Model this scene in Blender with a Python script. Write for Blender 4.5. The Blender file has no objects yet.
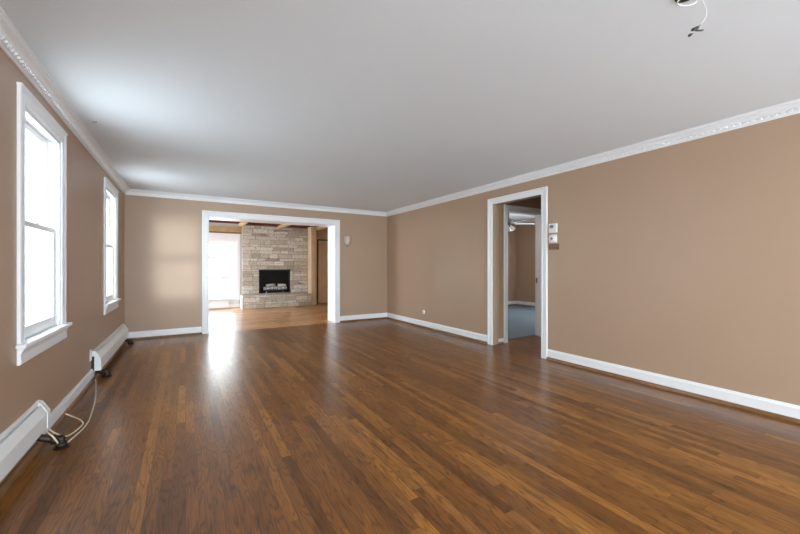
import bpy, bmesh, math, random
from mathutils import Vector, Matrix
random.seed(7)
PI = math.pi
SC = bpy.context.scene
C = SC.collection

# ------------------------------------------------------------ camera, sky, sun, lights, exposure
EYE = 1.186
cam_d = bpy.data.cameras.new('camera'); cam = bpy.data.objects.new('camera', cam_d); C.objects.link(cam)
cam_d.lens = 16.0; cam_d.sensor_width = 36.0; cam_d.clip_start = 0.02
cam.location = (0, 0, EYE); cam.rotation_euler = (PI/2, 0, -math.radians(31.094))
SC.camera = cam

w = bpy.data.worlds.new('sky'); SC.world = w; w.use_nodes = True
bg = w.node_tree.nodes['Background']
bg.inputs['Color'].default_value = (0.86, 0.94, 1.0, 1); bg.inputs['Strength'].default_value = 8.2

vs = SC.view_settings
vs.view_transform = 'Standard'; vs.look = 'None'; vs.gamma = 1.0; vs.use_curve_mapping = False
vs.exposure = 0.9

def area(name, loc, rot, sx, sy, power=0.0, color=(1, 1, 1), portal=False):
    d = bpy.data.lights.new(name, 'AREA'); d.shape = 'RECTANGLE'; d.size = sx; d.size_y = sy
    d.energy = power; d.color = color
    o = bpy.data.objects.new(name, d); C.objects.link(o); o.location = loc; o.rotation_euler = rot
    if portal: d.cycles.is_portal = True
    return o
# sky portals in the window openings
area('portal_left_near', (-1.03, 3.40, 1.45), (0, -PI/2, 0), 1.5, 0.8, portal=True)
area('portal_left_far', (-1.03, 5.97, 1.45), (0, -PI/2, 0), 1.5, 0.85, portal=True)
area('portal_left_rear', (-1.03, -0.9, 1.45), (0, -PI/2, 0), 1.5, 1.6, portal=True)
area('portal_front', (-0.11, -6.67, 1.45), (PI/2, 0, 0), 0.75, 1.5, portal=True)
area('portal_hearth_back', (0.3, 11.50, 1.1), (-PI/2, 0, 0), 1.95, 1.7, portal=True)
area('portal_hearth_left', (-3.58, 9.4, 1.25), (0, -PI/2, 0), 1.8, 2.4, portal=True)
area('portal_carpet', (9.1, 5.2, 1.4), (0, PI/2, 0), 1.5, 1.4, portal=True)
# added fill lamps behind the camera: one brightens the ceiling, one the left wall
area('ceiling_fill', (1.5, -2.6, 1.4), (PI, 0, 0), 0.9, 0.9, power=8, color=(0.74, 0.89, 1.0))
fl = area('left_wall_fill', (3.3, -2.6, 1.15), (0, 0, 0), 1.2, 1.2, power=48, color=(0.74, 0.89, 1.0))
fl.rotation_euler = Vector((-0.58, 0.80, 0.12)).to_track_quat('-Z', 'Y').to_euler()
# added unseen fill panels that brighten this room, the hearth room and carpeted room
area('rear_fill', (1.6, -6.4, 1.25), (PI/2, 0, 0), 4.4, 2.2, power=250, color=(0.74, 0.89, 1.0))
area('hearth_room_fill', (-3.37, 9.3, 1.25), (0, -PI/2, 0), 1.8, 2.4, power=55, color=(0.93, 0.97, 1.0))
area('carpet_room_fill', (8.86, 5.2, 1.4), (0, PI/2, 0), 1.5, 1.4, power=17, color=(0.96, 0.98, 1.0))

# pale low hazy sun coming level through the narrow rear window and reaching the end wall
sd = bpy.data.lights.new('hazy_sun', 'SUN'); sd.energy = 0.62; sd.angle = math.radians(1.1); sd.color = (1.0, 0.97, 0.93)
so = bpy.data.objects.new('hazy_sun', sd); C.objects.link(so); so.rotation_euler = (PI/2 - math.radians(0.5), 0, 0)

# ------------------------------------------------------------ node helpers and materials
class NT:
    def __init__(s, name):
        s.m = bpy.data.materials.new(name); s.m.use_nodes = True
        s.t = s.m.node_tree; s.n = s.t.nodes
        s.b = s.n['Principled BSDF']; s.out = s.n['Material Output']
    def link(s, a, b): s.t.links.new(a, b)
    def node(s, typ, **kw):
        x = s.n.new(typ)
        for k, v in kw.items(): setattr(x, k, v)
        return x
    def put(s, sock, v):
        if isinstance(v, bpy.types.NodeSocket): s.link(v, sock)
        else: sock.default_value = v
    def math(s, op, a, b=0.0, c=0.0):
        x = s.node('ShaderNodeMath', operation=op)
        s.put(x.inputs[0], a); s.put(x.inputs[1], b); s.put(x.inputs[2], c)
        return x.outputs[0]
    def coord(s, kind='Object'):
        return s.node('ShaderNodeTexCoord').outputs[kind]
    def xyz(s, v):
        x = s.node('ShaderNodeSeparateXYZ'); s.link(v, x.inputs[0]); return x.outputs
    def vec(s, a, b, c):
        x = s.node('ShaderNodeCombineXYZ')
        for i, v in enumerate((a, b, c)): s.put(x.inputs[i], v)
        return x.outputs[0]
    def noise(s, v, scale, detail=3, rough=0.5):
        x = s.node('ShaderNodeTexNoise'); s.link(v, x.inputs['Vector'])
        x.inputs['Scale'].default_value = scale; x.inputs['Detail'].default_value = detail
        x.inputs['Roughness'].default_value = rough
        return x.outputs['Fac']
    def ramp(s, f, stops):
        x = s.node('ShaderNodeValToRGB'); s.put(x.inputs[0], f)
        e = x.color_ramp.elements
        while len(e) > len(stops): e.remove(e[-1])
        while len(e) < len(stops): e.new(1.0)
        for q, (p, c) in zip(e, stops):
            q.position = p; q.color = (c[0], c[1], c[2], 1)
        return x.outputs[0]
    def mix(s, f, a, b, typ='MIX'):
        x = s.node('ShaderNodeMix', data_type='RGBA', blend_type=typ)
        s.put(x.inputs[0], f)
        for i, v in ((6, a), (7, b)):
            s.put(x.inputs[i], v if isinstance(v, bpy.types.NodeSocket) else (v[0], v[1], v[2], 1))
        return x.outputs[2]
    def bump(s, h, strength, dist):
        x = s.node('ShaderNodeBump'); s.put(x.inputs['Height'], h)
        x.inputs['Strength'].default_value = strength; x.inputs['Distance'].default_value = dist
        s.link(x.outputs[0], s.b.inputs['Normal'])
        return x

def srgb(r, g, b):
    f = lambda v: v/255/12.92 if v/255 <= .04045 else ((v/255+.055)/1.055)**2.4
    return (f(r), f(g), f(b))

def paint(name, col, rough=0.5, var=0.04, scale=3.0, bump=0.0, bscale=200, metal=0.0):
    t = NT(name); co = t.coord()
    n = t.noise(co, scale, 3)
    lo = tuple(v*(1-var) for v in col); hi = tuple(min(1, v*(1+var)) for v in col)
    t.link(t.ramp(n, [(0.3, lo), (0.7, hi)]), t.b.inputs['Base Color'])
    t.b.inputs['Roughness'].default_value = rough; t.b.inputs['Metallic'].default_value = metal
    if bump: t.bump(t.noise(co, bscale, 2), bump, 0.001)
    return t.m

M = {}
M['wall'] = paint('brown_wall_paint', (0.43, 0.29, 0.197), 0.42, 0.03, 0.8, 0.15, 160)
M['white'] = paint('white_trim_paint', (0.86, 0.86, 0.87), 0.35, 0.01)
M['ceil'] = paint('ceiling_paint', (0.845, 0.90, 0.95), 0.8, 0.012, 0.9, 0.1, 120)
M['heater'] = paint('white_heater_enamel', (0.86, 0.865, 0.86), 0.35, 0.02)
M['shoe'] = paint('stained_shoe_wood', (0.20, 0.092, 0.034), 0.3, 0.2, 9)
M['dark'] = paint('dark_gap', (0.02, 0.018, 0.016), 0.7, 0.1)
M['pipe'] = paint('brown_painted_pipe', (0.022, 0.009, 0.006), 0.5, 0.2, 20)
M['cord'] = paint('cream_cord', (0.72, 0.60, 0.44), 0.5, 0.03)
M['soot'] = paint('sooty_firebrick', (0.018, 0.015, 0.014), 0.8, 0.4, 14, 0.4, 60)
M['iron'] = paint('black_iron', (0.012, 0.012, 0.012), 0.5, 0.1)
M['tan'] = paint('tan_wood_paint', (0.66, 0.50, 0.33), 0.45, 0.08, 4)
M['doorwood'] = paint('brown_door_paint', (0.74, 0.56, 0.40), 0.45, 0.06, 4)
M['beam'] = paint('honey_beam_wood', (0.50, 0.34, 0.15), 0.5, 0.12, 5)
M['hearthwall'] = paint('offwhite_wall_paint', (0.62, 0.62, 0.61), 0.5, 0.02)
M['carpetwall'] = M['wall']
M['nickel'] = paint('brushed_nickel', (0.45, 0.44, 0.43), 0.25, 0.03, metal=1.0)
M['fanmetal'] = paint('dark_nickel', (0.16, 0.16, 0.16), 0.3, 0.03, metal=0.9)
M['bronze'] = paint('bronze_plate', (0.16, 0.10, 0.06), 0.35, 0.2, 30, metal=0.6)
M['plastic'] = paint('white_plastic', (0.85, 0.84, 0.82), 0.35, 0.01)
M['screen'] = paint('grey_display', (0.20, 0.22, 0.21), 0.2, 0.05)
M['dial'] = paint('dial_grey', (0.22, 0.21, 0.20), 0.3, 0.05)
M['alabaster'] = paint('alabaster_glass', (0.66, 0.54, 0.44), 0.35, 0.06, 30)
M['shade'] = paint('white_glass_shade', (0.86, 0.85, 0.82), 0.2, 0.01)
M['log'] = paint('pale_birch_bark', (0.62, 0.60, 0.57), 0.8, 0.45, 22, 0.6, 50)
M['fence'] = paint('weathered_fence', (0.50, 0.49, 0.48), 0.8, 0.1, 4)
M['bark'] = paint('grey_bark', (0.30, 0.28, 0.26), 0.9, 0.2, 8)
M['lawn'] = paint('pale_bounce_ground', (0.70, 0.71, 0.73), 0.9, 0.08, 2)  # ground colour whitened to throw more light up through the windows
M['siding'] = paint('pale_siding', (0.72, 0.74, 0.75), 0.7, 0.03, 2)
M['plug'] = paint('black_wire_nut', (0.012, 0.012, 0.012), 0.4, 0.1)

def carpet_mat():
    t = NT('blue_grey_carpet'); co = t.coord()
    n = t.noise(co, 220, 2); m = t.noise(co, 2.2, 3)
    c = t.ramp(n, [(0.3, (0.060, 0.085, 0.108)), (0.7, (0.105, 0.140, 0.168))])
    t.link(t.mix(t.math('MULTIPLY', m, 0.25), c, (0.13, 0.16, 0.185)), t.b.inputs['Base Color'])
    t.b.inputs['Roughness'].default_value = 0.95; t.bump(n, 0.6, 0.004)
    return t.m
M['carpet'] = carpet_mat()

def glass_mat():
    t = NT('window_glass')
    tr = t.node('ShaderNodeBsdfTransparent'); tr.inputs[0].default_value = (0.96, 0.985, 0.98, 1)
    gl = t.node('ShaderNodeBsdfGlossy'); gl.inputs['Roughness'].default_value = 0.0
    fr = t.node('ShaderNodeFresnel')
    bk = t.node('ShaderNodeNewGeometry').outputs['Backfacing']          # same reflectance from both faces of a thin pane
    t.link(t.math('MULTIPLY_ADD', bk, 1/1.45-1.45, 1.45), fr.inputs['IOR'])
    mx = t.node('ShaderNodeMixShader')
    t.link(fr.outputs[0], mx.inputs[0]); t.link(tr.outputs[0], mx.inputs[1]); t.link(gl.outputs[0], mx.inputs[2])
    t.link(mx.outputs[0], t.out.inputs['Surface'])
    return t.m
M['glass'] = glass_mat()

def oak_floor(name, along_y=True, gain=(1, 1, 1), relief=0.9):
    """strip oak: rows of boards 57 mm wide, each board with its own length, tone, tilt and grain"""
    t = NT(name); X, Y, Z = t.xyz(t.coord())
    if not along_y: X, Y = Y, X
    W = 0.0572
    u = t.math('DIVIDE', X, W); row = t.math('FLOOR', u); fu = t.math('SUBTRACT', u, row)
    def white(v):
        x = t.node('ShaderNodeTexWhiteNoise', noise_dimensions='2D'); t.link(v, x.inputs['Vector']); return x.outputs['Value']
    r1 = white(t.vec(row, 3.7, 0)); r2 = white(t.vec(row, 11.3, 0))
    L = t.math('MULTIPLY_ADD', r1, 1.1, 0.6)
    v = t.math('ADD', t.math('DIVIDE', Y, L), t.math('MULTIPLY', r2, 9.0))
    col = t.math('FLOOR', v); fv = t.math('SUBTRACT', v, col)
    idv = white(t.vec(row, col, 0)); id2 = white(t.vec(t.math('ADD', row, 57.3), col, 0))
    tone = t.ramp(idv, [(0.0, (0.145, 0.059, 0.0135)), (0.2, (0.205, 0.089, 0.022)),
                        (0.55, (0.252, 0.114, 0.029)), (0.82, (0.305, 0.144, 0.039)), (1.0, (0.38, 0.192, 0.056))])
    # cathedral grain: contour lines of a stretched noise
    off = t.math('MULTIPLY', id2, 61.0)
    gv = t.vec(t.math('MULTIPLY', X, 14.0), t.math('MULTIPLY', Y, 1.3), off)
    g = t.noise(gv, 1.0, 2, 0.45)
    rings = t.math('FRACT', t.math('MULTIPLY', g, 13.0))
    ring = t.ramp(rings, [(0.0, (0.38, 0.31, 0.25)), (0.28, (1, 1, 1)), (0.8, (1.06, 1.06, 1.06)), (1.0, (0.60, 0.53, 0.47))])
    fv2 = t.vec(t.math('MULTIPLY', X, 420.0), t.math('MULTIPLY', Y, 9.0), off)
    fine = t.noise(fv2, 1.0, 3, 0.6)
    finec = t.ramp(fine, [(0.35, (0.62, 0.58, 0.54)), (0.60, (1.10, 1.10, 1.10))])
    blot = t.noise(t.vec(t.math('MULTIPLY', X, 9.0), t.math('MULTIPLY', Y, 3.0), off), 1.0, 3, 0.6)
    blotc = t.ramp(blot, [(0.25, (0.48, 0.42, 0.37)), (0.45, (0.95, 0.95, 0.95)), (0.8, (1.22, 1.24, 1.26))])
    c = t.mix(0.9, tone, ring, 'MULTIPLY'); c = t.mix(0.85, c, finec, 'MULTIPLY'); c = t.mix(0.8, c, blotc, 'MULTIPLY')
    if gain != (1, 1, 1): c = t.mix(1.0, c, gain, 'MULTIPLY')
    # joints
    eu = t.math('MULTIPLY', t.math('MINIMUM', fu, t.math('SUBTRACT', 1.0, fu)), W)
    ev = t.math('MULTIPLY', t.math('MINIMUM', fv, t.math('SUBTRACT', 1.0, fv)), L)
    e = t.math('MINIMUM', eu, ev)
    joint = t.math('SUBTRACT', 1.0, t.math('SMOOTHSTEP', e, 0.0, 1.0)) if False else None
    mr = t.node('ShaderNodeMapRange'); t.link(e, mr.inputs[0]); mr.inputs[1].default_value = 0.0003; mr.inputs[2].default_value = 0.0016
    jf = mr.outputs[0]
    c = t.mix(jf, (0.05, 0.020, 0.007), c)
    t.link(c, t.b.inputs['Base Color'])
    wear = t.noise(t.vec(t.math('MULTIPLY', X, 1.6), t.math('MULTIPLY', Y, 0.9), 0), 1.0, 4, 0.65)
    rg = t.node('ShaderNodeMapRange'); t.link(wear, rg.inputs[0]); rg.inputs[1].default_value = 0.3; rg.inputs[2].default_value = 0.7
    rg.inputs[3].default_value = 0.277; rg.inputs[4].default_value = 0.30
    t.link(rg.outputs[0], t.b.inputs['Roughness'])
    t.b.inputs['IOR'].default_value = 1.64
    # relief: cupping and tilt of each board, joints, pores
    cu = t.math('SUBTRACT', fu, 0.5)
    cup = t.math('MULTIPLY', t.math('MULTIPLY', cu, cu), -0.00018)
    tilt = t.math('MULTIPLY', t.math('MULTIPLY', cu, t.math('SUBTRACT', id2, 0.5)), 0.00015)
    wav = t.math('MULTIPLY', t.noise(t.vec(t.math('MULTIPLY', X, 30.0), t.math('MULTIPLY', Y, 16.0), off), 1.0, 2), 0.00009)
    por = t.math('MULTIPLY', fine, 0.00002)
    h = t.math('ADD', t.math('ADD', cup, tilt), t.math('ADD', wav, por))
    h = t.math('ADD', h, t.math('MULTIPLY', jf, 0.00015))
    t.bump(h, relief, 1.0)
    return t.m
M['floor'] = oak_floor('oak_strip_floor', True, (0.95, 0.77, 0.44))
M['floor_x_glare'] = oak_floor('oak_strip_floor_crosswise_glare', False, (2.6, 3.0, 4.6), 0.15)  # gain lightens these boards to stand in for daylight glare

def stone_mat():
    t = NT('whitewashed_stone'); co = t.coord()
    isl = t.node('ShaderNodeNewGeometry').outputs['Random Per Island']
    base = t.ramp(isl, [(0.0, (0.42, 0.36, 0.27)), (0.3, (0.60, 0.535, 0.44)), (0.65, (0.72, 0.66, 0.57)), (1.0, (0.84, 0.81, 0.76))])
    n = t.noise(co, 26, 5, 0.65); n2 = t.noise(co, 7, 3)
    blot = t.ramp(n, [(0.36, (0.42, 0.36, 0.29)), (0.5, (0.95, 0.94, 0.92)), (0.75, (1.1, 1.1, 1.1))])
    c = t.mix(0.8, base, blot, 'MULTIPLY')
    c = t.mix(t.math('MULTIPLY', n2, 0.2), c, (0.64, 0.59, 0.53))
    t.link(c, t.b.inputs['Base Color']); t.b.inputs['Roughness'].default_value = 0.85
    t.bump(n, 0.9, 0.012)
    return t.m
M['stone'] = stone_mat()
M['mortar'] = paint('grey_mortar', (0.30, 0.27, 0.23), 0.9, 0.15, 20)

def plank_ceiling():
    t = NT('red_brown_ceiling_boards'); X, Y, Z = t.xyz(t.coord())
    u = t.math('DIVIDE', X, 0.14); fu = t.math('FRACT', u)
    gap = t.math('LESS_THAN', fu, 0.05)
    n = t.noise(t.vec(t.math('MULTIPLY', X, 30), Y, 0), 1.0, 3)
    c = t.ramp(n, [(0.3, (0.085, 0.014, 0.005)), (0.7, (0.15, 0.028, 0.010))])
    t.link(t.mix(gap, c, (0.03, 0.01, 0.006)), t.b.inputs['Base Color']); t.b.inputs['Roughness'].default_value = 0.9; t.b.inputs['Specular IOR Level'].default_value = 0.1
    return t.m
M['redwood'] = plank_ceiling()

# ------------------------------------------------------------ mesh helpers
class MB:
    def __init__(s): s.bm = bmesh.new()
    def box(s, x0, x1, y0, y1, z0, z1, bev=0.0, seg=2):
        if bev <= 0:
            v = [s.bm.verts.new(p) for p in ((x0,y0,z0),(x1,y0,z0),(x1,y1,z0),(x0,y1,z0),(x0,y0,z1),(x1,y0,z1),(x1,y1,z1),(x0,y1,z1))]
            for f in ((0,3,2,1),(4,5,6,7),(0,1,5,4),(1,2,6,5),(2,3,7,6),(3,0,4,7)): s.bm.faces.new([v[i] for i in f])
            return s
        b = bmesh.new(); bmesh.ops.create_cube(b, size=1.0)
        for q in b.verts: q.co = Vector(((x0+x1)/2 + q.co.x*(x1-x0), (y0+y1)/2 + q.co.y*(y1-y0), (z0+z1)/2 + q.co.z*(z1-z0)))
        bmesh.ops.bevel(b, geom=list(b.edges), offset=bev, segments=seg, profile=0.5, affect='EDGES')
        s.merge(b); return s
    def merge(s, b, mat=None):
        mp = {}
        for q in b.verts: mp[q] = s.bm.verts.new(mat @ q.co if mat else q.co)
        for f in b.faces:
            try:
                nf = s.bm.faces.new([mp[q] for q in f.verts]); nf.smooth = f.smooth
            except ValueError: pass
        b.free()
    def loft(s, rings, close=True, caps=True, smooth=False):
        """rings: lists of points with equal counts"""
        rv = [[s.bm.verts.new(p) for p in r] for r in rings]
        n = len(rv[0])
        for a, b in zip(rv, rv[1:]):
            for i in range(n if close else n-1):
                f = s.bm.faces.new((a[i], a[(i+1) % n], b[(i+1) % n], b[i])); f.smooth = smooth
        if caps and close:
            s.bm.faces.new(list(reversed(rv[0]))); s.bm.faces.new(rv[-1])
        return s
    def tube(s, pts, r, n=10, caps=True):
        pts = [Vector(p) for p in pts]; rings = []
        up = Vector((0.31, 0.17, 0.94)).normalized()
        for i, p in enumerate(pts):
            d = (pts[min(i+1, len(pts)-1)] - pts[max(i-1, 0)]).normalized()
            a = d.cross(up)
            if a.length < 1e-3: a = d.cross(Vector((1, 0, 0)))
            a.normalize(); b = d.cross(a).normalized(); up = -b if False else up
            rr = r[i] if isinstance(r, (list, tuple)) else r
            rings.append([p + (a*math.cos(2*PI*k/n) + b*math.sin(2*PI*k/n))*rr for k in range(n)])
        return s.loft(rings, smooth=True, caps=caps)
    def lathe(s, prof, center=(0,0,0), n=24, mat=None):
        """prof: (radius, z)"""
        c = Vector(center); rings = []
        for r, z in prof:
            ring = [Vector((max(r, 1e-4)*math.cos(2*PI*k/n), max(r, 1e-4)*math.sin(2*PI*k/n), z)) for k in range(n)]
            rings.append([(mat @ p if mat else p) + c for p in ring])
        return s.loft(rings, smooth=True)
    def build(s, name, mat, parent=None, recalc=True):
        if recalc: bmesh.ops.recalc_face_normals(s.bm, faces=s.bm.faces)
        me = bpy.data.meshes.new(name); s.bm.to_mesh(me); s.bm.free()
        me.materials.append(mat)
        o = bpy.data.objects.new(name, me); C.objects.link(o)
        if parent: o.parent = parent; o.matrix_parent_inverse = Matrix.Translation(-world_loc(parent))
        return o

def world_loc(o):
    v = o.location.copy()
    while o.parent is not None and o.parent.type == 'EMPTY':
        o = o.parent
    if o.type == 'EMPTY': return o.location.copy()
    return Vector((0, 0, 0))

def smooth_path(pts, k=6):
    P = [Vector(p) for p in pts]; out = []
    for i in range(len(P)-1):
        p0 = P[max(i-1, 0)]; p1 = P[i]; p2 = P[i+1]; p3 = P[min(i+2, len(P)-1)]
        for j in range(k):
            t = j/k
            out.append(0.5*((2*p1) + (p2-p0)*t + (2*p0-5*p1+4*p2-p3)*t*t + (3*p1-p0-3*p2+p3)*t**3))
    out.append(P[-1]); return out

def tag(o, label, cat, group=None):
    o['label'] = label; o['category'] = cat
    if group: o['group'] = group
    return o
def thing(name, loc, label, cat, group=None):
    o = bpy.data.objects.new(name, None); C.objects.link(o); o.location = loc; o.empty_display_size = 0.1
    return tag(o, label, cat, group)
def struct(o, label=None, cat=None):
    o['kind'] = 'structure'
    if label: o['label'] = label
    if cat: o['category'] = cat
    return o
def struct_empty(name, loc, label=None, cat=None):
    o = bpy.data.objects.new(name, None); C.objects.link(o); o.location = loc; o.empty_display_size = 0.1
    return struct(o, label, cat)

def wall_along_y(mb, x0, x1, y0, y1, z0, z1, holes):
    """a wall slab with rectangular holes (ya, yb, za, zb)"""
    y = y0
    for ya, yb, za, zb in sorted(holes):
        mb.box(x0, x1, y, ya, z0, z1)
        if za > z0: mb.box(x0, x1, ya, yb, z0, za)
        if zb < z1: mb.box(x0, x1, ya, yb, zb, z1)
        y = yb
    mb.box(x0, x1, y, y1, z0, z1); return mb
def wall_along_x(mb, x0, x1, y0, y1, z0, z1, holes):
    x = x0
    for xa, xb, za, zb in sorted(holes):
        mb.box(x, xa, y0, y1, z0, z1)
        if za > z0: mb.box(xa, xb, y0, y1, z0, za)
        if zb < z1: mb.box(xa, xb, y0, y1, zb, z1)
        x = xb
    mb.box(x, x1, y0, y1, z0, z1); return mb

# ------------------------------------------------------------ measures
XL, XR, YB, YF, H = -0.843, 3.995, 7.2, -6.5, 2.44
YB2 = 7.63                      # far face of the thick back wall
OX0, OX1, OZ = 0.345, 2.735, 2.095   # wide opening
DY0, DY1, DZ = 3.03, 3.90, 2.135     # doorway in the right wall
WIN = [(3.02, 3.775), (5.59, 6.35), (-1.70, -0.10)]
WZ0, WZ1 = 0.71, 2.172
HX0, HX1, HY1 = -3.4, 4.75, 11.27   # hearth room
CX1, CY1, CH = 8.885, 7.667, 2.60    # carpeted room
VY, VY2, VX1 = 3.92, 4.05, 5.45      # vestibule
RWT = 0.12                           # right wall thickness

# ------------------------------------------------------------ floors and ceilings
struct(MB().box(XL-0.15, VX1, YF-0.15, YB+0.03, -0.12, 0).build('floor', M['floor']), 'glossy oak strip floor running the length of the empty room', 'floor')
struct(MB().box(HX0-0.15, HX1+0.15, YB+0.03, HY1+0.15, -0.12, 0).build('floor_hearth_room', M['floor_x_glare']), 'oak strip floor of the fireplace room laid crosswise', 'floor')
struct(MB().box(XR+RWT, CX1, VY2, CY1, 0.0005, 0.012).build('floor_carpet', M['carpet']), 'blue grey carpet seen through the side doorway', 'carpet')
struct(MB().box(VX1, CX1+0.15, VY2-0.15, CY1+0.15, -0.12, 0.0).build('floor_carpet_base', M['dark']))
struct(MB().box(XL-0.15, XR+RWT, YF-0.15, YB2, H, H+0.1).build('ceiling', M['ceil']), 'plain white plaster ceiling', 'ceiling')
struct(MB().box(XR+RWT, VX1+0.1, 2.3, VY+0.01, H, H+0.1).build('ceiling_vestibule', M['ceil']))
struct(MB().box(XR+RWT, CX1+0.15, VY2, CY1+0.15, CH, CH+0.1).build('ceiling_carpet_room', M['ceil']), 'white ceiling of the carpeted room', 'ceiling')
struct(MB().box(HX0-0.15, HX1+0.15, YB2, HY1+0.15, 2.44, 2.54).build('ceiling_hearth_room', M['redwood']), 'dark red brown board ceiling over the fireplace room', 'ceiling')

# ------------------------------------------------------------ walls
b = wall_along_y(MB(), XL-0.15, XL, YF-0.15, YB2, 0, H, [(a, c, WZ0, WZ1) for a, c in WIN])
struct(b.build('wall_left', M['wall']), 'brown painted wall with the two tall windows', 'wall')
b = wall_along_y(MB(), XR, XR+RWT, YF-0.15, YB, 0, H, [(DY0, DY1, -0.0001, DZ)])
struct(b.build('wall_right', M['wall']), 'long brown painted wall with the side doorway', 'wall')
b = wall_along_x(MB(), XL, XR+RWT, YB, YB2, 0, H, [(OX0, OX1, -0.0001, OZ)])
struct(b.build('wall_back', M['wall']), 'brown painted end wall with the wide cased opening', 'wall')
b = wall_along_x(MB(), XL, XR, YF-0.15, YF, 0, H, [(-0.50, 0.27, 0.70, 2.19)])
struct(b.build('wall_front', M['wall']))
# vestibule
b = wall_along_x(MB(), XR+RWT, VX1+0.1, VY, VY2, 0, CH, [(4.33, 5.20, -0.0001, 2.09)])
struct(b.build('wall_vestibule_back', M['wall']), 'brown vestibule wall around the inner doorway', 'wall')
struct(MB().box(VX1, VX1+0.1, 2.3, VY, 0, H).build('wall_vestibule_right', M['wall']))
struct(MB().box(XR+RWT, VX1, 2.2, 2.3, 0, H).build('wall_vestibule_front', M['wall']))
# carpeted room
b = wall_along_y(MB(), CX1, CX1+0.15, VY2-0.15, CY1+0.15, 0, CH, [(4.5, 5.9, 0.7, 2.15)])
struct(b.build('wall_carpet_room_right', M['carpetwall']))
struct(MB().box(XR+RWT, CX1, CY1, CY1+0.15, 0, CH).build('wall_carpet_room_back', M['carpetwall']))
struct(MB().box(VX1+0.1, CX1, VY2-0.15, VY2, 0, CH).build('wall_carpet_room_front', M['carpetwall']))
struct(MB().box(XR+0.001, XR+RWT, YB2+0.001, CY1+0.15, 0, CH).build('wall_carpet_room_left', M['carpetwall']))
# hearth room
RWX0, RWX1, RWZ0, RWZ1 = -0.60, 1.27, 0.28, 1.94
b = wall_along_x(MB(), HX0-0.15, 1.4215, HY1, HY1+0.15, 0, 2.44, [(RWX0, RWX1, RWZ0, RWZ1)])
struct(MB().box(3.331, HX1+0.15, HY1, HY1+0.15, 0, 2.44).build('wall_hearth_room_corner', M['hearthwall']))
struct(b.build('wall_hearth_room_back', M['hearthwall']), 'off white wall around the fireplace room window', 'wall')
b = wall_along_y(MB(), HX0-0.15, HX0, YB2, HY1, 0, 2.44, [(8.2, 10.6, 0.35, 2.15)])
struct(b.build('wall_hearth_room_left', M['hearthwall']))
struct(MB().box(HX0-0.15, XL-0.151, YB2-0.15, YB2, -0.12, 2.54).build('wall_hearth_room_outer', M['siding']))
struct(MB().box(HX1, HX1+0.15, CY1+0.16, HY1, 0, 2.44).build('wall_hearth_room_right', M['tan']))
struct(MB().box(XR+0.01, HX1, CY1+0.16, CY1+0.2, 0, 2.44).build('wall_hearth_room_front', M['hearthwall']))

# ------------------------------------------------------------ mouldings
def sweep_casing(mb, P, prof, legs_z0, a, bb, ztop, front, axis, sign):
    """casing round three sides of an opening; prof = (u across the board from the inner edge, v out from the wall)"""
    rings = []
    for u, v in prof:
        pts = [(a-u, legs_z0), (a-u, ztop+u), (bb+u, ztop+u), (bb+u, legs_z0)]
        if axis == 'y': rings.append([(front+sign*v, p, z) for p, z in pts])
        else: rings.append([(p, front+sign*v, z) for p, z in pts])
    for k in range(4):
        pass
    mb.loft([[r[k] for r in rings] for k in range(4)], close=True, caps=True)
    return mb
def casing_profile(wd, th):
    return [(0, 0), (0, th*0.55), (0.006, th*0.72), (wd*0.18, th*0.78), (wd*0.24, th*0.62), (wd*0.62, th*0.66),
            (wd*0.70, th*0.86), (wd*0.76, th*1.0), (wd*0.94, th*1.0), (wd, th*0.8), (wd, 0)]
def strip_profile(mb, prof, axis, front, sign, s0, s1):
    """prof = (out from the wall, z) swept straight from s0 to s1"""
    if axis == 'y': r = [[(front+sign*v, s, z) for v, z in prof] for s in (s0, s1)]
    else: r = [[(s, front+sign*v, z) for v, z in prof] for s in (s0, s1)]
    return mb.loft(r)

CROWN = [(0, H-0.086), (0.010, H-0.086), (0.012, H-0.074), (0.020, H-0.071), (0.022, H-0.046), (0.032, H-0.043), (0.036, H-0.034),
         (0.046, H-0.024), (0.060, H-0.018), (0.066, H-0.017), (0.068, H-0.008), (0.080, H-0.006), (0.080, H-0.0005), (0, H-0.0005)]
def crown(name, axis, front, sign, s0, s1, label):
    e = struct_empty(name, (0, 0, 0), label, 'crown moulding')
    strip_profile(MB(), CROWN, axis, front, sign, s0, s1).build('cornice', M['white'], e)
    d = MB(); s = s0 + 0.09
    while s < s1 - 0.09:
        if axis == 'y':
            x0, x1 = sorted((front+sign*0.015, front+sign*0.036)); d.box(x0, x1, s, s+0.026, H-0.068, H-0.048, 0.006, 1)
        else:
            y0, y1 = sorted((front+sign*0.015, front+sign*0.031)); d.box(s, s+0.025, y0, y1, H-0.068, H-0.048, 0.006, 1)
        s += 0.0425
    d.build('dentil_band', M['white'], e)
crown('trim_1', 'y', XL, 1, YF, YB, 'white dentil crown moulding above the windows')
crown('trim_2', 'y', XR, -1, YF, YB, 'white dentil crown moulding along the long doorway wall')
crown('trim_3', 'x', YB, -1, XL, XR, 'white crown moulding over the wide opening')

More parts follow.
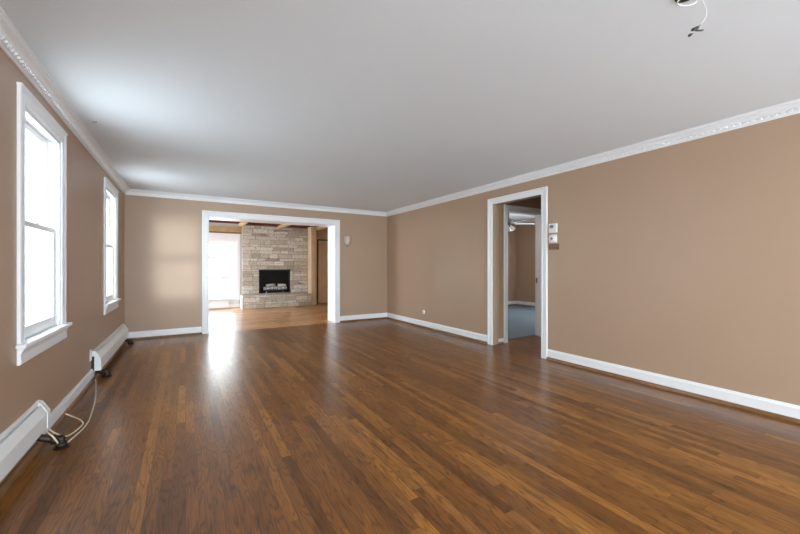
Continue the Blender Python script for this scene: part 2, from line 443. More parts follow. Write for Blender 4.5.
def baseboard(name, axis, front, sign, segs, h, label, shoes=None, shoe=True):
    e = struct_empty(name, (0, 0, 0), label, 'baseboard')
    m = MB()
    for s0, s1 in segs:
        strip_profile(m, [(0.0005, 0.03), (0.016, 0.03), (0.016, h-0.022), (0.012, h-0.012), (0.009, h), (0.0005, h)], axis, front, sign, s0, s1)
    m.build('board', M['white'], e)
    if shoe:
        m = MB()
        for s0, s1 in (shoes or segs):
            strip_profile(m, [(0.0005, 0.0003), (0.034, 0.0003), (0.034, 0.010), (0.030, 0.022), (0.024, 0.030), (0.0165, 0.034), (0.0005, 0.034)], axis, front, sign, s0, s1)
        m.build('shoe_moulding', M['shoe'], e)
baseboard('baseboard_left', 'y', XL, 1, [(YF, 0.6), (3.28, 4.90), (6.99, YB)], 0.122, 'white baseboard between the two baseboard heaters', [(YF, YB)])
baseboard('baseboard_right', 'y', XR, -1, [(YF, 2.935), (3.995, YB)], 0.132, 'white baseboard with brown shoe strip along the long wall')
baseboard('baseboard_back', 'x', YB, -1, [(XL, 0.245), (2.835, XR)], 0.132, 'white baseboard either side of the wide opening')
baseboard('baseboard_vestibule', 'x', VY, -1, [(XR+0.001, 4.25)], 0.075, 'short white baseboard inside the side doorway', shoe=False)
baseboard('baseboard_carpet_back', 'x', CY1, -1, [(XR+RWT, CX1)], 0.13, 'white baseboard at the end of the carpeted room', shoe=False)
baseboard('baseboard_carpet_right', 'y', CX1, -1, [(VY2, CY1)], 0.13, 'white baseboard along the carpeted room wall', shoe=False)
baseboard('baseboard_hearth_back', 'x', HY1, -1, [(HX0, 1.40)], 0.12, 'white baseboard below the fireplace room window', shoe=False)

# carpeted room crown
m = MB(); strip_profile(m, [(0, CH-0.07), (0.02, CH-0.07), (0.06, CH-0.02), (0.06, CH-0.001), (0, CH-0.001)], 'y', CX1, -1, VY2, CY1)
strip_profile(m, [(0, CH-0.07), (0.02, CH-0.07), (0.06, CH-0.02), (0.06, CH-0.001), (0, CH-0.001)], 'x', CY1, -1, XR+RWT, CX1)
struct(m.build('trim_4', M['white']), 'white moulding at the ceiling of the carpeted room', 'crown moulding')

# wide opening: casing, jambs and head lining
e = struct_empty('trim_5', (0, 0, 0), 'white casing and deep white jambs of the wide opening', 'door casing')
sweep_casing(MB(), None, casing_profile(0.095, 0.024), 0.0, OX0, OX1, OZ, YB, 'x', -1).build('casing', M['white'], e)
MB().box(OX0-0.0005, OX0+0.012, YB-0.012, YB2+0.01, 0, OZ).build('jamb', M['white'], e)
MB().box(OX1-0.012, OX1+0.0005, YB-0.012, YB2+0.01, 0, OZ).build('jamb', M['white'], e)
MB().box(OX0, OX1, YB-0.012, YB2+0.01, OZ-0.014, OZ+0.0005).build('head_jamb', M['white'], e)

# side doorway casing
e = struct_empty('trim_6', (0, 0, 0), 'white casing of the side doorway in the long wall', 'door casing')
sweep_casing(MB(), None, casing_profile(0.09, 0.022), 0.0, DY0, DY1, DZ, XR, 'y', -1).build('casing', M['white'], e)
# inner doorway of the vestibule
e = struct_empty('trim_7', (0, 0, 0), 'white casing of the inner doorway to the carpeted room', 'door casing')
sweep_casing(MB(), None, casing_profile(0.075, 0.02), 0.0, 4.33, 5.20, 2.09, VY, 'x', -1).build('casing', M['white'], e)
MB().box(5.185, 5.2005, VY-0.005, VY2+0.012, 0.0, 2.09).build('jamb', M['white'], e)
MB().box(4.3295, 4.344, VY-0.005, VY2+0.012, 0.0, 2.09).build('jamb', M['white'], e)
MB().box(4.33, 5.20, VY-0.005, VY2+0.012, 2.076, 2.0905).build('head_jamb', M['white'], e)
MB().box(5.181, 5.186, 4.02, 4.05, 0.91, 1.00, 0.001, 1).build('strike_plate', M['nickel'], e)
struct(MB().box(4.33, 5.20, VY+0.08, VY2+0.004, 0.0, 0.006).build('trim_8', M['shoe']), 'dark wood threshold strip before the blue carpet', 'threshold')

# ------------------------------------------------------------ windows
def sash(e, name, x0, x1, y0, y1, z0, z1, st, rail_b, rail_t, glass_mat):
    m = MB()
    m.box(x0, x1, y0, y0+st, z0, z1, 0.003, 1); m.box(x0, x1, y1-st, y1, z0, z1, 0.003, 1)
    m.box(x0+0.001, x1-0.001, y0+st-0.002, y1-st+0.002, z0, z0+rail_b, 0.003, 1); m.box(x0+0.001, x1-0.001, y0+st-0.002, y1-st+0.002, z1-rail_t, z1, 0.003, 1)
    s = m.build(name, M['white'], e)
    xm = (x0+x1)/2
    g = MB().box(xm-0.002, xm+0.002, y0+st-0.004, y1-st+0.004, z0+rail_b-0.004, z1-rail_t+0.004).build('pane', M['glass'])
    g.parent = s; g.matrix_parent_inverse = s.matrix_world.inverted()
    return s
def window(idx, a, bb, label):
    e = struct_empty('window_%d' % idx, (0, 0, 0), label, 'window')
    m = MB(); sweep_casing(m, None, casing_profile(0.09, 0.018), WZ0+0.022, a, bb, WZ1, XL, 'y', 1)
    # small back band along the head
    strip_profile(m, [(0, WZ1+0.078), (0.020, WZ1+0.078), (0.024, WZ1+0.086), (0.024, WZ1+0.094), (0, WZ1+0.094)], 'y', XL, 1, a-0.094, bb+0.094)
    m.build('casing', M['white'], e)
    m = MB(); m.box(XL-0.15, XL+0.045, a+0.0005, bb-0.0005, WZ0-0.0005, WZ0+0.022); m.box(XL+0.0005, XL+0.046, a-0.118, bb+0.13, WZ0-0.003, WZ0+0.024, 0.008, 3)
    m.build('window_stool', M['white'], e)
    m = MB(); r = []
    for y, k in ((a-0.092, 0), (bb+0.092, 0)):
        r.append([(XL+0.0005, y, WZ0-0.10), (XL+0.014, y, WZ0-0.10), (XL+0.020, y, WZ0-0.090), (XL+0.017, y, WZ0-0.04), (XL+0.022, y, WZ0-0.026), (XL+0.033, y, WZ0-0.004), (XL+0.0005, y, WZ0-0.004)])
    m.loft(r); m.build('apron', M['white'], e)
    m = MB()
    m.box(XL-0.15, XL-0.0005, a, a+0.014, WZ0+0.022, WZ1); m.box(XL-0.15, XL-0.0005, bb-0.014, bb, WZ0+0.022, WZ1)
    m.box(XL-0.15, XL-0.0005, a, bb, WZ1-0.014, WZ1)
    for y in (a+0.014, bb-0.026): m.box(XL-0.016, XL-0.001, y, y+0.012, WZ0+0.022, WZ1-0.014)       # stops
    m.box(XL-0.016, XL-0.001, a+0.014, bb-0.014, WZ1-0.026, WZ1-0.014)
    m.build('jamb_liner', M['white'], e)
    zm = 1.465
    lo = sash(e, 'lower_sash', XL-0.060, XL-0.026, a+0.015, bb-0.015, WZ0+0.023, zm+0.018, 0.042, 0.075, 0.036, M['glass'])
    sash(e, 'upper_sash', XL-0.104, XL-0.070, a+0.015, bb-0.015, zm-0.018, WZ1-0.015, 0.042, 0.036, 0.045, M['glass'])
    ym = (a+bb)/2
    m = MB(); m.box(XL-0.056, XL-0.030, ym-0.030, ym+0.030, zm+0.018, zm+0.026, 0.003, 1); m.box(XL-0.052, XL-0.038, ym-0.012, ym+0.028, zm+0.026, zm+0.038, 0.004, 1)
    k = m.build('sash_lock', M['white']); k.parent = lo; k.matrix_parent_inverse = lo.matrix_world.inverted()
window(1, *WIN[0], 'white double hung window nearest the viewer on the brown wall')
window(2, *WIN[1], 'white double hung window nearest the far corner')
window(3, *WIN[2], 'wide white window behind the viewer')

def window_xwall(idx, x0, x1, z0, z1, y, out, zs, label):
    """a fixed window in a wall along x: frame, panes between the rails at zs"""
    e = struct_empty('window_%d' % idx, (0, 0, 0), label, 'window')
    ya, yb = sorted((y, y+out*0.15))
    m = MB()
    m.box(x0, x0+0.02, ya, yb, z0, z1); m.box(x1-0.02, x1, ya, yb, z0, z1); m.box(x0, x1, ya, yb, z1-0.02, z1); m.box(x0, x1, ya, yb, z0, z0+0.02)
    m.build('frame', M['white'], e)
    yc = (ya+yb)/2; lv = [z0+0.02] + zs + [z1-0.02]
    for za, zb in zip(lv, lv[1:]):
        s = MB(); st = 0.045
        s.box(x0+0.02, x0+0.02+st, yc-0.03, yc+0.03, za, zb); s.box(x1-0.02-st, x1-0.02, yc-0.03, yc+0.03, za, zb)
        s.box(x0+0.02, x1-0.02, yc-0.029, yc+0.029, za, za+st); s.box(x0+0.02, x1-0.02, yc-0.029, yc+0.029, zb-st, zb)
        so = s.build('sash', M['white'], e)
        g = MB().box(x0+0.02+st-0.003, x1-0.02-st+0.003, yc-0.002, yc+0.002, za+st-0.003, zb-st+0.003).build('pane', M['glass'])
        g.parent = so
    return e
e = window_xwall(4, RWX0, RWX1, RWZ0, RWZ1, HY1, 1, [0.88, 1.46], 'large bright window beside the stone fireplace')
m = MB(); m.box(RWX1-0.005, RWX1+0.085, HY1-0.022, HY1-0.0005, RWZ0-0.05, RWZ1+0.2, 0.004, 1); m.box(RWX0-0.09, RWX0+0.005, HY1-0.022, HY1-0.0005, RWZ0-0.05, RWZ1+0.2, 0.004, 1)
m.box(RWX0-0.088, RWX1+0.083, HY1-0.020, HY1-0.0005, RWZ1-0.005, RWZ1+0.2, 0.004, 1); m.box(RWX0-0.088, RWX1+0.083, HY1-0.05, HY1-0.0005, RWZ0-0.02, RWZ0+0.005, 0.004, 1)
m.box(RWX0-0.09, RWX1+0.085, HY1-0.034, HY1-0.0005, RWZ1+0.17, RWZ1+0.205, 0.004, 1)
m.build('casing', M['white'], e)
window_xwall(5, -0.50, 0.27, 0.70, 2.19, YF, -1, [1.46], 'narrow window behind the viewer')

# ------------------------------------------------------------ hearth room trim and fireplace
struct(MB().box(HX0, 1.395, HY1-0.05, HY1-0.0005, 2.19, 2.335, 0.005, 1).build('trim_9', M['beam']), 'honey coloured wood rail above the fireplace room window', 'wood rail')
struct(MB().box(HX0, 1.395, HY1-0.03, HY1-0.0005, 2.15, 2.188).build('trim_10', M['shoe']), 'thin dark strip standing in for the shadow under the honey wood rail', 'shadow strip')  # dark strip painted in place of the shadow below the rail
for i, x in enumerate((1.36, 2.45, 3.56)):
    struct(MB().box(x-0.05, x+0.05, YB2+0.01, HY1-0.06, 2.345, 2.4395, 0.006, 1).build('trim_%d' % (11+i), M['beam']),
           ('honey wood ceiling beam nearest the window', 'honey wood ceiling beam over the firebox', 'honey wood ceiling beam nearest the brown door')[i], 'ceiling beam')

FX0, FX1, FY, FZ0 = 1.40, 3.325, 11.19, 0.37
BX0, BX1, BZ0, BZ1 = 1.872, 2.79, 0.40, 1.11
def ashlar(mb, u0, u1, z0, z1, put, hole=None, seed=1):
    """courses of long whitewashed stones; put(u0,u1,z0,z1,depth,rnd) adds one stone"""
    r = random.Random(seed); z = z0
    while z < z1 - 0.02:
        h = r.choice((0.065, 0.085, 0.10, 0.115, 0.135))
        if z1 - (z+h) < 0.055: h = z1 - z
        if hole:
            for zz in (hole[2], hole[3]):
                if z < zz - 0.001 < z + h and (abs(z+h-zz) < 0.06 or zz - z < 0.055): h = zz - z
                elif z < zz - 0.001 < z + h: h = (zz - z)
        u = u0
        while u < u1 - 0.01:
            L = r.uniform(0.16, 0.50)
            if u1 - (u+L) < 0.1: L = u1 - u
            spans = [(u, u+L)]
            if hole and z + h > hole[2] + 0.005 and z < hole[3] - 0.005:
                spans = []
                if u < hole[0]: spans.append((u, min(u+L, hole[0])))
                if u+L > hole[1]: spans.append((max(u, hole[1]), u+L))
            for a, c in spans:
                if c - a > 0.02: put(a, c, z, z+h, r.uniform(0.004, 0.026), r)
            u += L
        z += h
def rough_block(mb, x0, x1, y0, y1, z0, z1, r, j=0.004):
    b = bmesh.new(); bmesh.ops.create_cube(b, size=1.0)
    for q in b.verts: q.co = Vector(((x0+x1)/2 + q.co.x*(x1-x0), (y0+y1)/2 + q.co.y*(y1-y0), (z0+z1)/2 + q.co.z*(z1-z0)))
    bmesh.ops.bevel(b, geom=list(b.edges), offset=min(0.007, (z1-z0)*0.2), segments=1, affect='EDGES')
    for q in b.verts: q.co += Vector((r.uniform(-j, j), r.uniform(-j, j), r.uniform(-j*0.6, j*0.6)))
    mb.merge(b)
fp = thing('fireplace', (2.36, 11.0, 0), 'whitewashed stone fireplace with a black firebox and raised hearth', 'fireplace')
G = 0.005
# core (mortar) with the firebox hole
m = MB()
CY0, CYB = FY+0.012, FY+0.56
m.box(FX0+0.02, BX0-0.011, CY0, HY1-0.001, 0.0, 2.42); m.box(FX0+0.022, BX0-0.011, HY1-0.001, CYB, 0.0, 2.42); m.box(BX1+0.011, FX1-0.004, CY0, CYB, 0.0, 2.42)
m.box(BX0-0.011, BX1+0.011, CY0, CYB, BZ1+0.001, 2.42); m.box(BX0-0.011, BX1+0.011, CY0, CYB, 0.0, BZ0-0.031)
m.box(BX0-0.011, BX1+0.011, FY+0.512, CYB, BZ0-0.031, BZ1+0.001)
m.build('mortar_core', M['mortar'], fp)
m = MB()
ashlar(m, FX0, FX1, FZ0, 2.40, lambda a, c, z, zz, d, r: rough_block(m, a+G, c-G, FY+0.016-d, FY+0.06, z+G*0.8, zz-G*0.8, r, 0.003), (BX0, BX1, BZ0, BZ1), 3)
m.build('stone_face', M['stone'], fp)
# hearth
m = MB(); m.box(1.39, 3.322, 10.815, FY+0.03, 0.0, 0.34)
m.build('hearth_core', M['mortar'], fp)
m = MB()
ashlar(m, 1.38, 3.325, 0.004, 0.315, lambda a, c, z, zz, d, r: rough_block(m, a+G, c-G, 10.815-d, 10.87, z+G*0.8, zz-G*0.8, r, 0.003), None, 9)
x = 1.375
rr = random.Random(4)
while x < 3.32:
    L = min(rr.uniform(0.28, 0.5), 3.325-x)
    if 3.325 - (x+L) < 0.12: L = 3.325 - x
    rough_block(m, x+0.002, x+L-0.002, 10.79, FY-0.012, 0.318, 0.370, rr, 0.002); x += L
m.build('raised_hearth', M['stone'], fp)
MB().box(1.352, 1.374, 10.80, FY-0.005, 0.0, 0.365).build('hearth_side_board', M['white'], fp)
# firebox recess (goes back through the wall)
m = MB(); t_ = 0.02; D = 0.48
m.box(BX0-0.01, BX0+0.012, FY+0.05, FY+D, BZ0-0.02, BZ1+0.02); m.box(BX1-0.012, BX1+0.01, FY+0.10, FY+D, BZ0-0.02, BZ1+0.02)
m.box(BX0-0.01, BX1+0.01, FY+D, FY+D+0.03, BZ0-0.02, BZ1+0.02); m.box(BX0-0.01, BX1+0.01, FY+0.03, FY+D, BZ0-0.03, BZ0-0.003); m.box(BX0-0.01, BX1+0.01, FY+0.04, FY+D, BZ1-0.01, BZ1+0.03)
m.build('firebox', M['soot'], fp)
m = MB(); m.box(BX0+0.002, BX1-0.002, FY-0.006, FY+0.05, BZ1-0.035, BZ1-0.002); m.build('lintel_bar', M['iron'], fp)
# log grate and logs
gy = FY+0.20
g = thing('fire_grate', (2.36, gy, BZ0), 'black iron log grate standing inside the stone firebox', 'fire grate')
m = MB()
for k in range(6):
    xx = 2.08 + k*0.11
    m.tube(smooth_path([(xx, gy-0.13, BZ0+0.17), (xx, gy-0.12, BZ0+0.09), (xx, gy, BZ0+0.075), (xx, gy+0.15, BZ0+0.09)]), 0.008, 6)
m.build('grate_bars', M['iron'], g)
m = MB(); m.box(2.03, 2.68, gy-0.09, gy-0.075, BZ0+0.055, BZ0+0.068); m.box(2.03, 2.68, gy+0.09, gy+0.105, BZ0+0.055, BZ0+0.068); m.build('cross_bar', M['iron'], g)
for xx in (2.10, 2.58):
    for yy in (gy-0.083, gy+0.098):
        MB().box(xx-0.010, xx+0.010, yy-0.008, yy+0.008, BZ0-0.0025, BZ0+0.058).build('leg', M['nickel'] if yy < gy else M['iron'], g)
def log(p0, p1, r, label):
    p0, p1 = Vector(p0), Vector(p1); pts = []; rs = []
    for k in range(9):
        f = k/8; pts.append(p0.lerp(p1, f) + Vector((0, random.uniform(-.006, .006), random.uniform(-.004, .004)))); rs.append(r*random.uniform(0.9, 1.1))
    o = MB().tube(pts, rs, 12).build('firewood_log', M['log']); tag(o, label, 'log', 'logs in the fireplace'); return o
z0 = BZ0+0.085
log((2.02, gy-0.055, z0+0.055), (2.70, gy-0.045, z0+0.05), 0.048, 'pale log lying along the front of the grate')
log((2.10, gy+0.065, z0+0.06), (2.64, gy+0.06, z0+0.055), 0.05, 'pale log lying along the back of the grate')
log((2.10, gy-0.05, z0+0.142), (2.37, gy+0.06, z0+0.155), 0.038, 'short log laid slanting on top of the front log')
log((2.46, gy+0.05, z0+0.152), (2.68, gy-0.055, z0+0.138), 0.034, 'slim log crossing on top at the wider side of the fire')
# wood return beside the stone and the brown door
struct(MB().box(3.332, 3.482, 10.85, HY1-0.001, 0.0, 2.435, 0.006, 1).build('trim_14', M['tan']), 'tan wood post between the stone fireplace and the brown door', 'wood post')
e = struct_empty('door_1', (0, 0, 0), 'plain brown door beside the stone fireplace', 'door')
MB().box(3.69, 4.45, HY1-0.03, HY1-0.004, 0.012, 2.045, 0.004, 1).build('door_leaf', M['doorwood'], e)
MB().box(3.645, 3.688, HY1-0.014, HY1-0.001, 0.0, 2.085).build('door_gap', M['dark'], e)
MB().box(3.69, 4.45, HY1-0.014, HY1-0.001, 2.05, 2.085).build('head_gap', M['dark'], e)
m = MB(); m.box(3.59, 3.645, HY1-0.04, HY1-0.001, 0.0, 2.43, 0.004, 1); m.box(3.648, 4.55, HY1-0.03, HY1-0.001, 2.088, 2.43, 0.004, 1); m.build('door_frame', M['tan'], e)
m = MB(); m.lathe([(0.0, 0), (0.026, 0.002), (0.026, 0.008), (0.010, 0.012), (0.010, 0.035), (0.024, 0.045), (0.026, 0.058), (0.016, 0.068), (0, 0.07)], (4.39, HY1-0.030, 0.98), 16, Matrix.Rotation(PI/2, 4, 'X'))
m.build('door_knob', M['nickel'], e)

# ------------------------------------------------------------ baseboard heaters
def heater(label, x, sgn, y0, y1, zb, zt, depth, axis='y', pipes=()):
    """hot-water baseboard heater: sloped top, front panel, end caps, louvre slot"""
    h = thing('baseboard_heater', ((x, y0, 0) if axis == 'y' else (y0, x, 0)), label, 'heater')
    def P(v, s, z): return (x+sgn*v, s, z) if axis == 'y' else (s, x+sgn*v, z)
    def prism(prof, s0, s1): return MB().loft([[P(v, s, z) for v, z in prof] for s in (s0, s1)])
    ht = zt-zb
    back = [(0.001, zb+0.02), (0.006, zb+0.02), (0.006, zt-0.012), (depth*0.36, zt-0.016), (depth*0.36, zt-0.007), (0.006, zt), (0.001, zt)]
    prism(back, y0+0.02, y1-0.02).build('back_panel', M['heater'], h)
    front = [(depth*0.86, zb), (depth, zb), (depth, zt-ht*0.44), (depth*0.52, zt-ht*0.12), (depth*0.47, zt-ht*0.15), (depth*0.92, zt-ht*0.47), (depth*0.92, zb+0.01), (depth*0.86, zb+0.01)]
    prism(front, y0+0.02, y1-0.02).build('front_panel', M['heater'], h)
    damper = [(depth*0.20, zt-0.026), (depth*0.44, zt-ht*0.20), (depth*0.40, zt-ht*0.23), (depth*0.16, zt-0.034)]
    prism(damper, y0+0.02, y1-0.02).build('damper_blade', M['heater'], h)
    inner = [(0.007, zb+0.03), (depth*0.84, zb+0.03), (depth*0.84, zt-ht*0.52), (0.007, zt-0.06)]
    prism(inner, y0+0.03, y1-0.03).build('heating_fins', M['dark'], h)
    cap = [(0.0008, zb-0.004), (depth+0.004, zb-0.004), (depth+0.004, zt-ht*0.42), (depth*0.62, zt-ht*0.14), (depth*0.40, zt-0.004), (0.006, zt+0.004), (0.0008, zt+0.004)]
    for s0, s1 in ((y0, y0+0.055), (y1-0.055, y1)):
        prism(cap, s0, s1).build('end_cap', M['heater'], h)
    for s, v, zz in pipes:
        m = MB(); m.tube(smooth_path([P(depth*0.4, s-0.03, zb+0.02), P(depth*0.7, s-0.02, zb-0.025), P(v-0.03, s, zz), P(v-0.006, s, zz), P(v, s, zz-0.012), P(v, s, 0.0035)]), 0.022, 10)
        m.tube([P(v-0.05, s-0.004, zz), P(v-0.028, s, zz)], 0.029, 10); m.tube([P(v, s, 0.008), P(v, s, 0.034)], 0.030, 10); m.tube([P(v, s, 0.0005), P(v, s, 0.006)], 0.042, 14)
        m.build('pipe_elbow', M['pipe'], h)
    return h
heater('white baseboard heater nearest the viewer with cream cords at its end', XL, 1, 0.60, 3.27, 0.125, 0.298, 0.060, 'y', [(3.15, 0.145, 0.062)])
heater('white baseboard heater under the far window', XL, 1, 4.87, 6.98, 0.095, 0.300, 0.072, 'y', [(4.94, 0.115, 0.055), (6.86, 0.115, 0.055)])
heater('white baseboard heater under the fireplace room window', HY1, -1, -0.9, 1.055, 0.035, 0.225, 0.07, 'x', [])

# cords
cd = MB().tube(smooth_path([(-0.776, 3.17, 0.115), (-0.735, 3.12, 0.095), (-0.70, 3.16, 0.012), (-0.665, 3.28, 0.006), (-0.635, 3.52, 0.006), (-0.66, 3.85, 0.006), (-0.70, 4.20, 0.006), (-0.765, 4.60, 0.006), (-0.785, 4.72, 0.010), (-0.795, 4.75, 0.03)], 8), 0.0052, 8).build('electric_cord', M['cord'])
tag(cd, 'long cream cord curving over the floor from one heater to the next', 'cord')
cd = MB().tube(smooth_path([(-0.770, 3.20, 0.118), (-0.735, 3.19, 0.085), (-0.70, 3.30, 0.016), (-0.655, 3.46, 0.017), (-0.685, 3.60, 0.007), (-0.745, 3.70, 0.010), (-0.80, 3.71, 0.045)], 8), 0.0052, 8).build('electric_cord', M['cord'])
tag(cd, 'short cream cord looping from heater end back to the baseboard', 'cord')

# ------------------------------------------------------------ wall and ceiling fittings
# outlet beside the far heater
o = thing('power_outlet', (XL, 4.80, 0.285), 'white outlet plate on the wall at the end of the far heater', 'outlet')
MB().box(XL+0.0005, XL+0.008, 4.765, 4.835, 0.215, 0.330, 0.003, 2).build('cover_plate', M['plastic'], o)
for z in (0.243, 0.288): MB().box(XL+0.0085, XL+0.011, 4.783, 4.817, z, z+0.028, 0.001, 1).build('socket', M['plastic'], o)
MB().box(XL+0.0005, XL+0.02, 4.845, 4.868, 0.10, 0.245).build('dark_heater_end', M['dark'], o)  # dark block added in place of the heater's dark open end

# cable outlet on long wall
o = thing('cable_outlet', (XR, 5.72, 0.306), 'small round white cable outlet low on the long brown wall', 'outlet')
R_ = Matrix.Rotation(-PI/2, 4, 'Y')
MB().lathe([(0, 0.0005), (0.042, 0.0005), (0.042, 0.004), (0.034, 0.009), (0, 0.010)], (XR, 5.72, 0.306), 20, R_).build('cover_plate', M['plastic'], o)
MB().lathe([(0, 0.009), (0.007, 0.009), (0.007, 0.020), (0, 0.021)], (XR, 5.72, 0.306), 12, R_).build('socket', M['nickel'], o)

# thermostats
o = thing('thermostat', (XR, 2.84, 1.675), 'white square thermostat with grey display beside the side doorway, topmost', 'thermostat')
MB().box(XR-0.030, XR-0.0005, 2.795, 2.905, 1.618, 1.735, 0.006, 2).build('body', M['plastic'], o)
MB().box(XR-0.0315, XR-0.0295, 2.835, 2.89, 1.678, 1.716).build('display', M['screen'], o)
for y in (2.84, 2.868): MB().box(XR-0.0325, XR-0.0290, y, y+0.016, 1.640, 1.650, 0.001, 1).build('button', M['plastic'], o)
o = thing('thermostat', (XR, 2.85, 1.54), 'white rounded dial thermostat below the square thermostat', 'thermostat')
MB().box(XR-0.020, XR-0.0005, 2.80, 2.908, 1.492, 1.596, 0.008, 3).build('base_plate', M['plastic'], o)
MB().lathe([(0, 0.018), (0.050, 0.018), (0.050, 0.032), (0.040, 0.040), (0.018, 0.041), (0, 0.041)], (XR, 2.853, 1.544), 28, R_).build('dial_ring', M['plastic'], o)
MB().lathe([(0, 0.041), (0.017, 0.041), (0.015, 0.048), (0, 0.049)], (XR, 2.853, 1.544), 20, R_).build('dial_knob', M['dial'], o)
o = thing('switch_plate', (XR, 2.84, 1.44), 'bronze coloured switch plate below the two thermostats', 'switch plate')
MB().box(XR-0.010, XR-0.0005, 2.775, 2.92, 1.405, 1.478, 0.003, 2).build('cover_plate', M['bronze'], o)
for y in (2.80, 2.838, 2.876): MB().box(XR-0.020, XR-0.0095, y, y+0.012, 1.430, 1.452, 0.002, 1).build('toggle', M['bronze'], o)

# sconce on the back wall
o = thing('wall_sconce', (3.005, YB, 1.76), 'small alabaster cup sconce beside the wide opening', 'wall lamp')
m = MB(); rings = []
for r, z in ((0.008, 1.652), (0.030, 1.658), (0.056, 1.680), (0.066, 1.72), (0.070, 1.77), (0.078, 1.81), (0.094, 1.842), (0.104, 1.850)):
    rings.append([(3.005 + r*math.cos(PI*k/14), YB-0.006 - r*1.05*math.sin(PI*k/14), z) for k in range(15)] )
m.loft(rings, close=True, caps=False, smooth=True); m.build('cup_shade', M['alabaster'], o)
MB().box(2.955, 3.055, YB-0.006, YB-0.0005, 1.68, 1.83, 0.002, 1).build('wall_plate', M['alabaster'], o)
MB().lathe([(0, -0.022), (0.008, -0.018), (0.010, -0.008), (0.006, 0.002), (0, 0.003)], (3.005, YB-0.012, 1.648), 12).build('finial', M['bronze'], o)

# ceiling wiring above the camera
o = thing('ceiling_wires', (1.979, 0.72, H), 'loose white and black wires hanging from the open ceiling hole', 'wires')
MB().lathe([(0, 0), (0.045, 0), (0.045, -0.003), (0.040, -0.005), (0, -0.005)], (1.979, 0.72, H-0.0005), 24).build('junction_box', M['dark'], o)
MB().tube(smooth_path([(1.975, 0.745, 2.433), (1.967, 0.752, 2.423), (1.977, 0.746, 2.407), (2.017, 0.722, 2.409), (2.040, 0.705, 2.422), (2.020, 0.695, 2.434)]), 0.002, 7).build('white_wire', M['heater'], o)
MB().tube(smooth_path([(2.010, 0.700, 2.434), (2.040, 0.685, 2.424), (2.048, 0.680, 2.399), (2.058, 0.674, 2.362), (2.052, 0.678, 2.330), (2.040, 0.685, 2.312), (2.032, 0.690, 2.300)]), 0.0013, 6).build('white_wire', M['heater'], o)
MB().tube(smooth_path([(2.034, 0.689, 2.304), (2.024, 0.695, 2.292), (2.001, 0.709, 2.279)]), [0.002]*6+[0.007]*6+[0.006], 8).build('wire_nut', M['plug'], o)
MB().tube(smooth_path([(2.044, 0.683, 2.279), (2.028, 0.692, 2.277), (2.001, 0.709, 2.279)]), 0.004, 8).build('wire_nut', M['plug'], o)
MB().tube(smooth_path([(2.004, 0.706, 2.264), (1.996, 0.711, 2.258), (1.988, 0.717, 2.252)]), [0.002]*6+[0.006]*6+[0.003], 8).build('wire_nut', M['plug'], o)
MB().tube([(2.012, 0.702, 2.277), (2.004, 0.706, 2.264)], 0.0013, 6).build('white_wire', M['heater'], o)
# hook on the ceiling near the windows
o = MB().lathe([(0, 0), (0.016, 0), (0.016, -0.004), (0.005, -0.008), (0.004, -0.016), (0, -0.017)], (-0.67, 3.98, H-0.0005), 14)
o = o.build('ceiling_hook', M['nickel']); tag(o, 'tiny metal hook in the ceiling near the crown moulding', 'hook')

# ------------------------------------------------------------ ceiling fan in the carpeted room
fx, fy = 6.90, 6.20
o = thing('ceiling_fan', (fx, fy, CH), 'ceiling fan with pale blades and white glass lamps in the carpeted room', 'ceiling fan')
MB().lathe([(0, 0), (0.075, 0), (0.075, -0.012), (0.045, -0.045), (0.018, -0.06), (0, -0.06)], (fx, fy, CH-0.0005), 20).build('canopy', M['fanmetal'], o)
MB().lathe([(0, -0.055), (0.013, -0.055), (0.013, -0.21), (0, -0.21)], (fx, fy, CH), 12).build('downrod', M['fanmetal'], o)
MB().lathe([(0, -0.205), (0.05, -0.21), (0.105, -0.24), (0.115, -0.29), (0.09, -0.33), (0.05, -0.35), (0, -0.35)], (fx, fy, CH), 24).build('motor_housing', M['fanmetal'], o)
for k in range(5):
    a = math.radians(-29 + 72*k); d = Vector((math.cos(a), math.sin(a), 0)); n = Vector((-d.y, d.x, 0)); z = CH-0.33
    c0 = Vector((fx, fy, z)); m = MB()
    top = []
    for f, wd in ((0.16, 0.045), (0.2, 0.058), (0.5, 0.066), (0.62, 0.06), (0.655, 0.035)):
        top.append([c0 + d*f + n*wd + Vector((0, 0, 0.020)), c0 + d*f - n*wd + Vector((0, 0, -0.020)), c0 + d*f - n*wd + Vector((0, 0, -0.028)), c0 + d*f + n*wd + Vector((0, 0, 0.012))])
    bl = m.loft(top).build('blade', M['white'], o)
    br = MB().loft([[c0 + d*f + n*wd + Vector((0, 0, -0.004)), c0 + d*f - n*wd + Vector((0, 0, -0.016)), c0 + d*f - n*wd + Vector((0, 0, -0.034)), c0 + d*f + n*wd + Vector((0, 0, -0.026))] for f, wd in ((0.09, 0.014), (0.15, 0.014), (0.23, 0.03))]).build('blade_bracket', M['fanmetal'])
    br.parent = bl; br.matrix_parent_inverse = Matrix.Translation(-o.location)
MB().lathe([(0, -0.345), (0.05, -0.345), (0.055, -0.38), (0.03, -0.415), (0, -0.42)], (fx, fy, CH), 18).build('light_kit', M['fanmetal'], o)
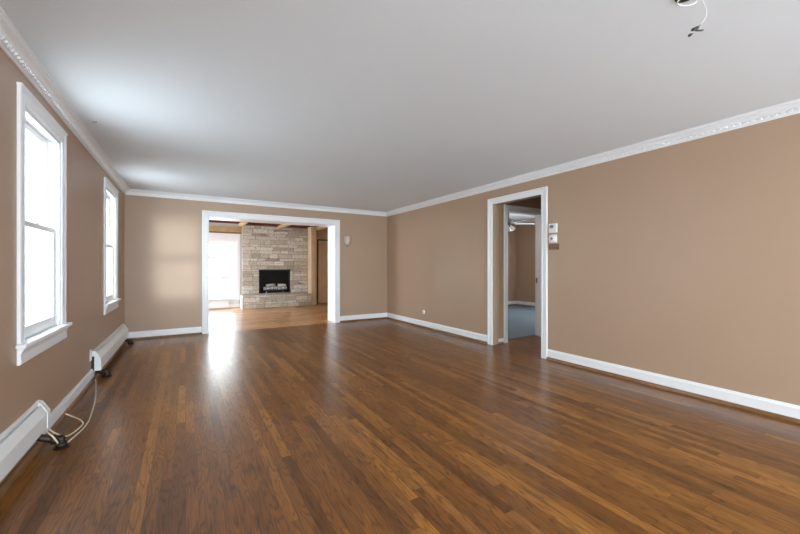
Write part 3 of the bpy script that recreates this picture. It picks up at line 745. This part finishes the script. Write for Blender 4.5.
for k in range(4):
    a = math.radians(30 + 90*k); R2 = Matrix.Rotation(a, 4, 'Z') @ Matrix.Rotation(math.radians(-38), 4, 'Y')
    cc = Vector((fx+0.05*math.cos(a), fy+0.05*math.sin(a), CH-0.39))
    MB().lathe([(0, 0), (0.02, -0.004), (0.026, -0.03), (0.045, -0.08), (0.062, -0.125), (0.058, -0.125), (0.03, -0.06), (0, -0.02)], cc, 16, R2).build('glass_shade', M['shade'], o)

# ------------------------------------------------------------ outdoors
def slat(mb, *a): mb.box(*a)
struct(MB().box(-40, 50, -40, 60, -0.55, -0.45).build('ground', M['lawn']), 'pale ground outside the windows, whitened to bounce light indoors', 'lawn')
fn = thing('garden_fence', (1.0, 17.0, -0.45), 'weathered board fence outside the fireplace room window', 'fence')
m = MB(); x = -8.0
while x < 9: m.box(x, x+0.12, 17.0, 17.02, -0.45, 1.35); x += 0.135
m.build('boards', M['fence'], fn)
for i in range(8): MB().box(-8+i*2.4, -7.9+i*2.4, 17.021, 17.12, -0.45, 1.45).build('post', M['fence'], fn)
for z in (0.0, 1.05): MB().box(-8, 9.1, 16.96, 16.999, z, z+0.09).build('rail', M['fence'], fn)
def tree(x, y, label):
    m = MB(); r = random.Random(int(x*10)); base = Vector((x, y, -0.45))
    def limb(p, d, L, rad, n):
        pts = [p]; q = p.copy(); dd = d.copy()
        for k in range(5):
            dd = (dd + Vector((r.uniform(-.18, .18), r.uniform(-.18, .18), r.uniform(0, .12)))).normalized(); q = q + dd*L/5; pts.append(q.copy())
        m.tube(pts, [rad*(1-0.09*k) for k in range(6)], 7)
        if n > 0:
            for k in range(4):
                s = pts[r.randint(2, 5)]; limb(s, (dd + Vector((r.uniform(-.9, .9), r.uniform(-.9, .9), r.uniform(-.1, .6)))).normalized(), L*0.6, rad*0.5, n-1)
    limb(base, Vector((0, 0, 1)), 2.6, 0.13, 3)
    o = m.build('bare_tree', M['bark']); tag(o, label, 'tree', 'bare trees outside'); return o
tree(1.9, 20.0, 'bare tree beyond the fence seen through the fireplace room window')
tree(0.6, 22.5, 'second bare tree further back beyond the garden fence')
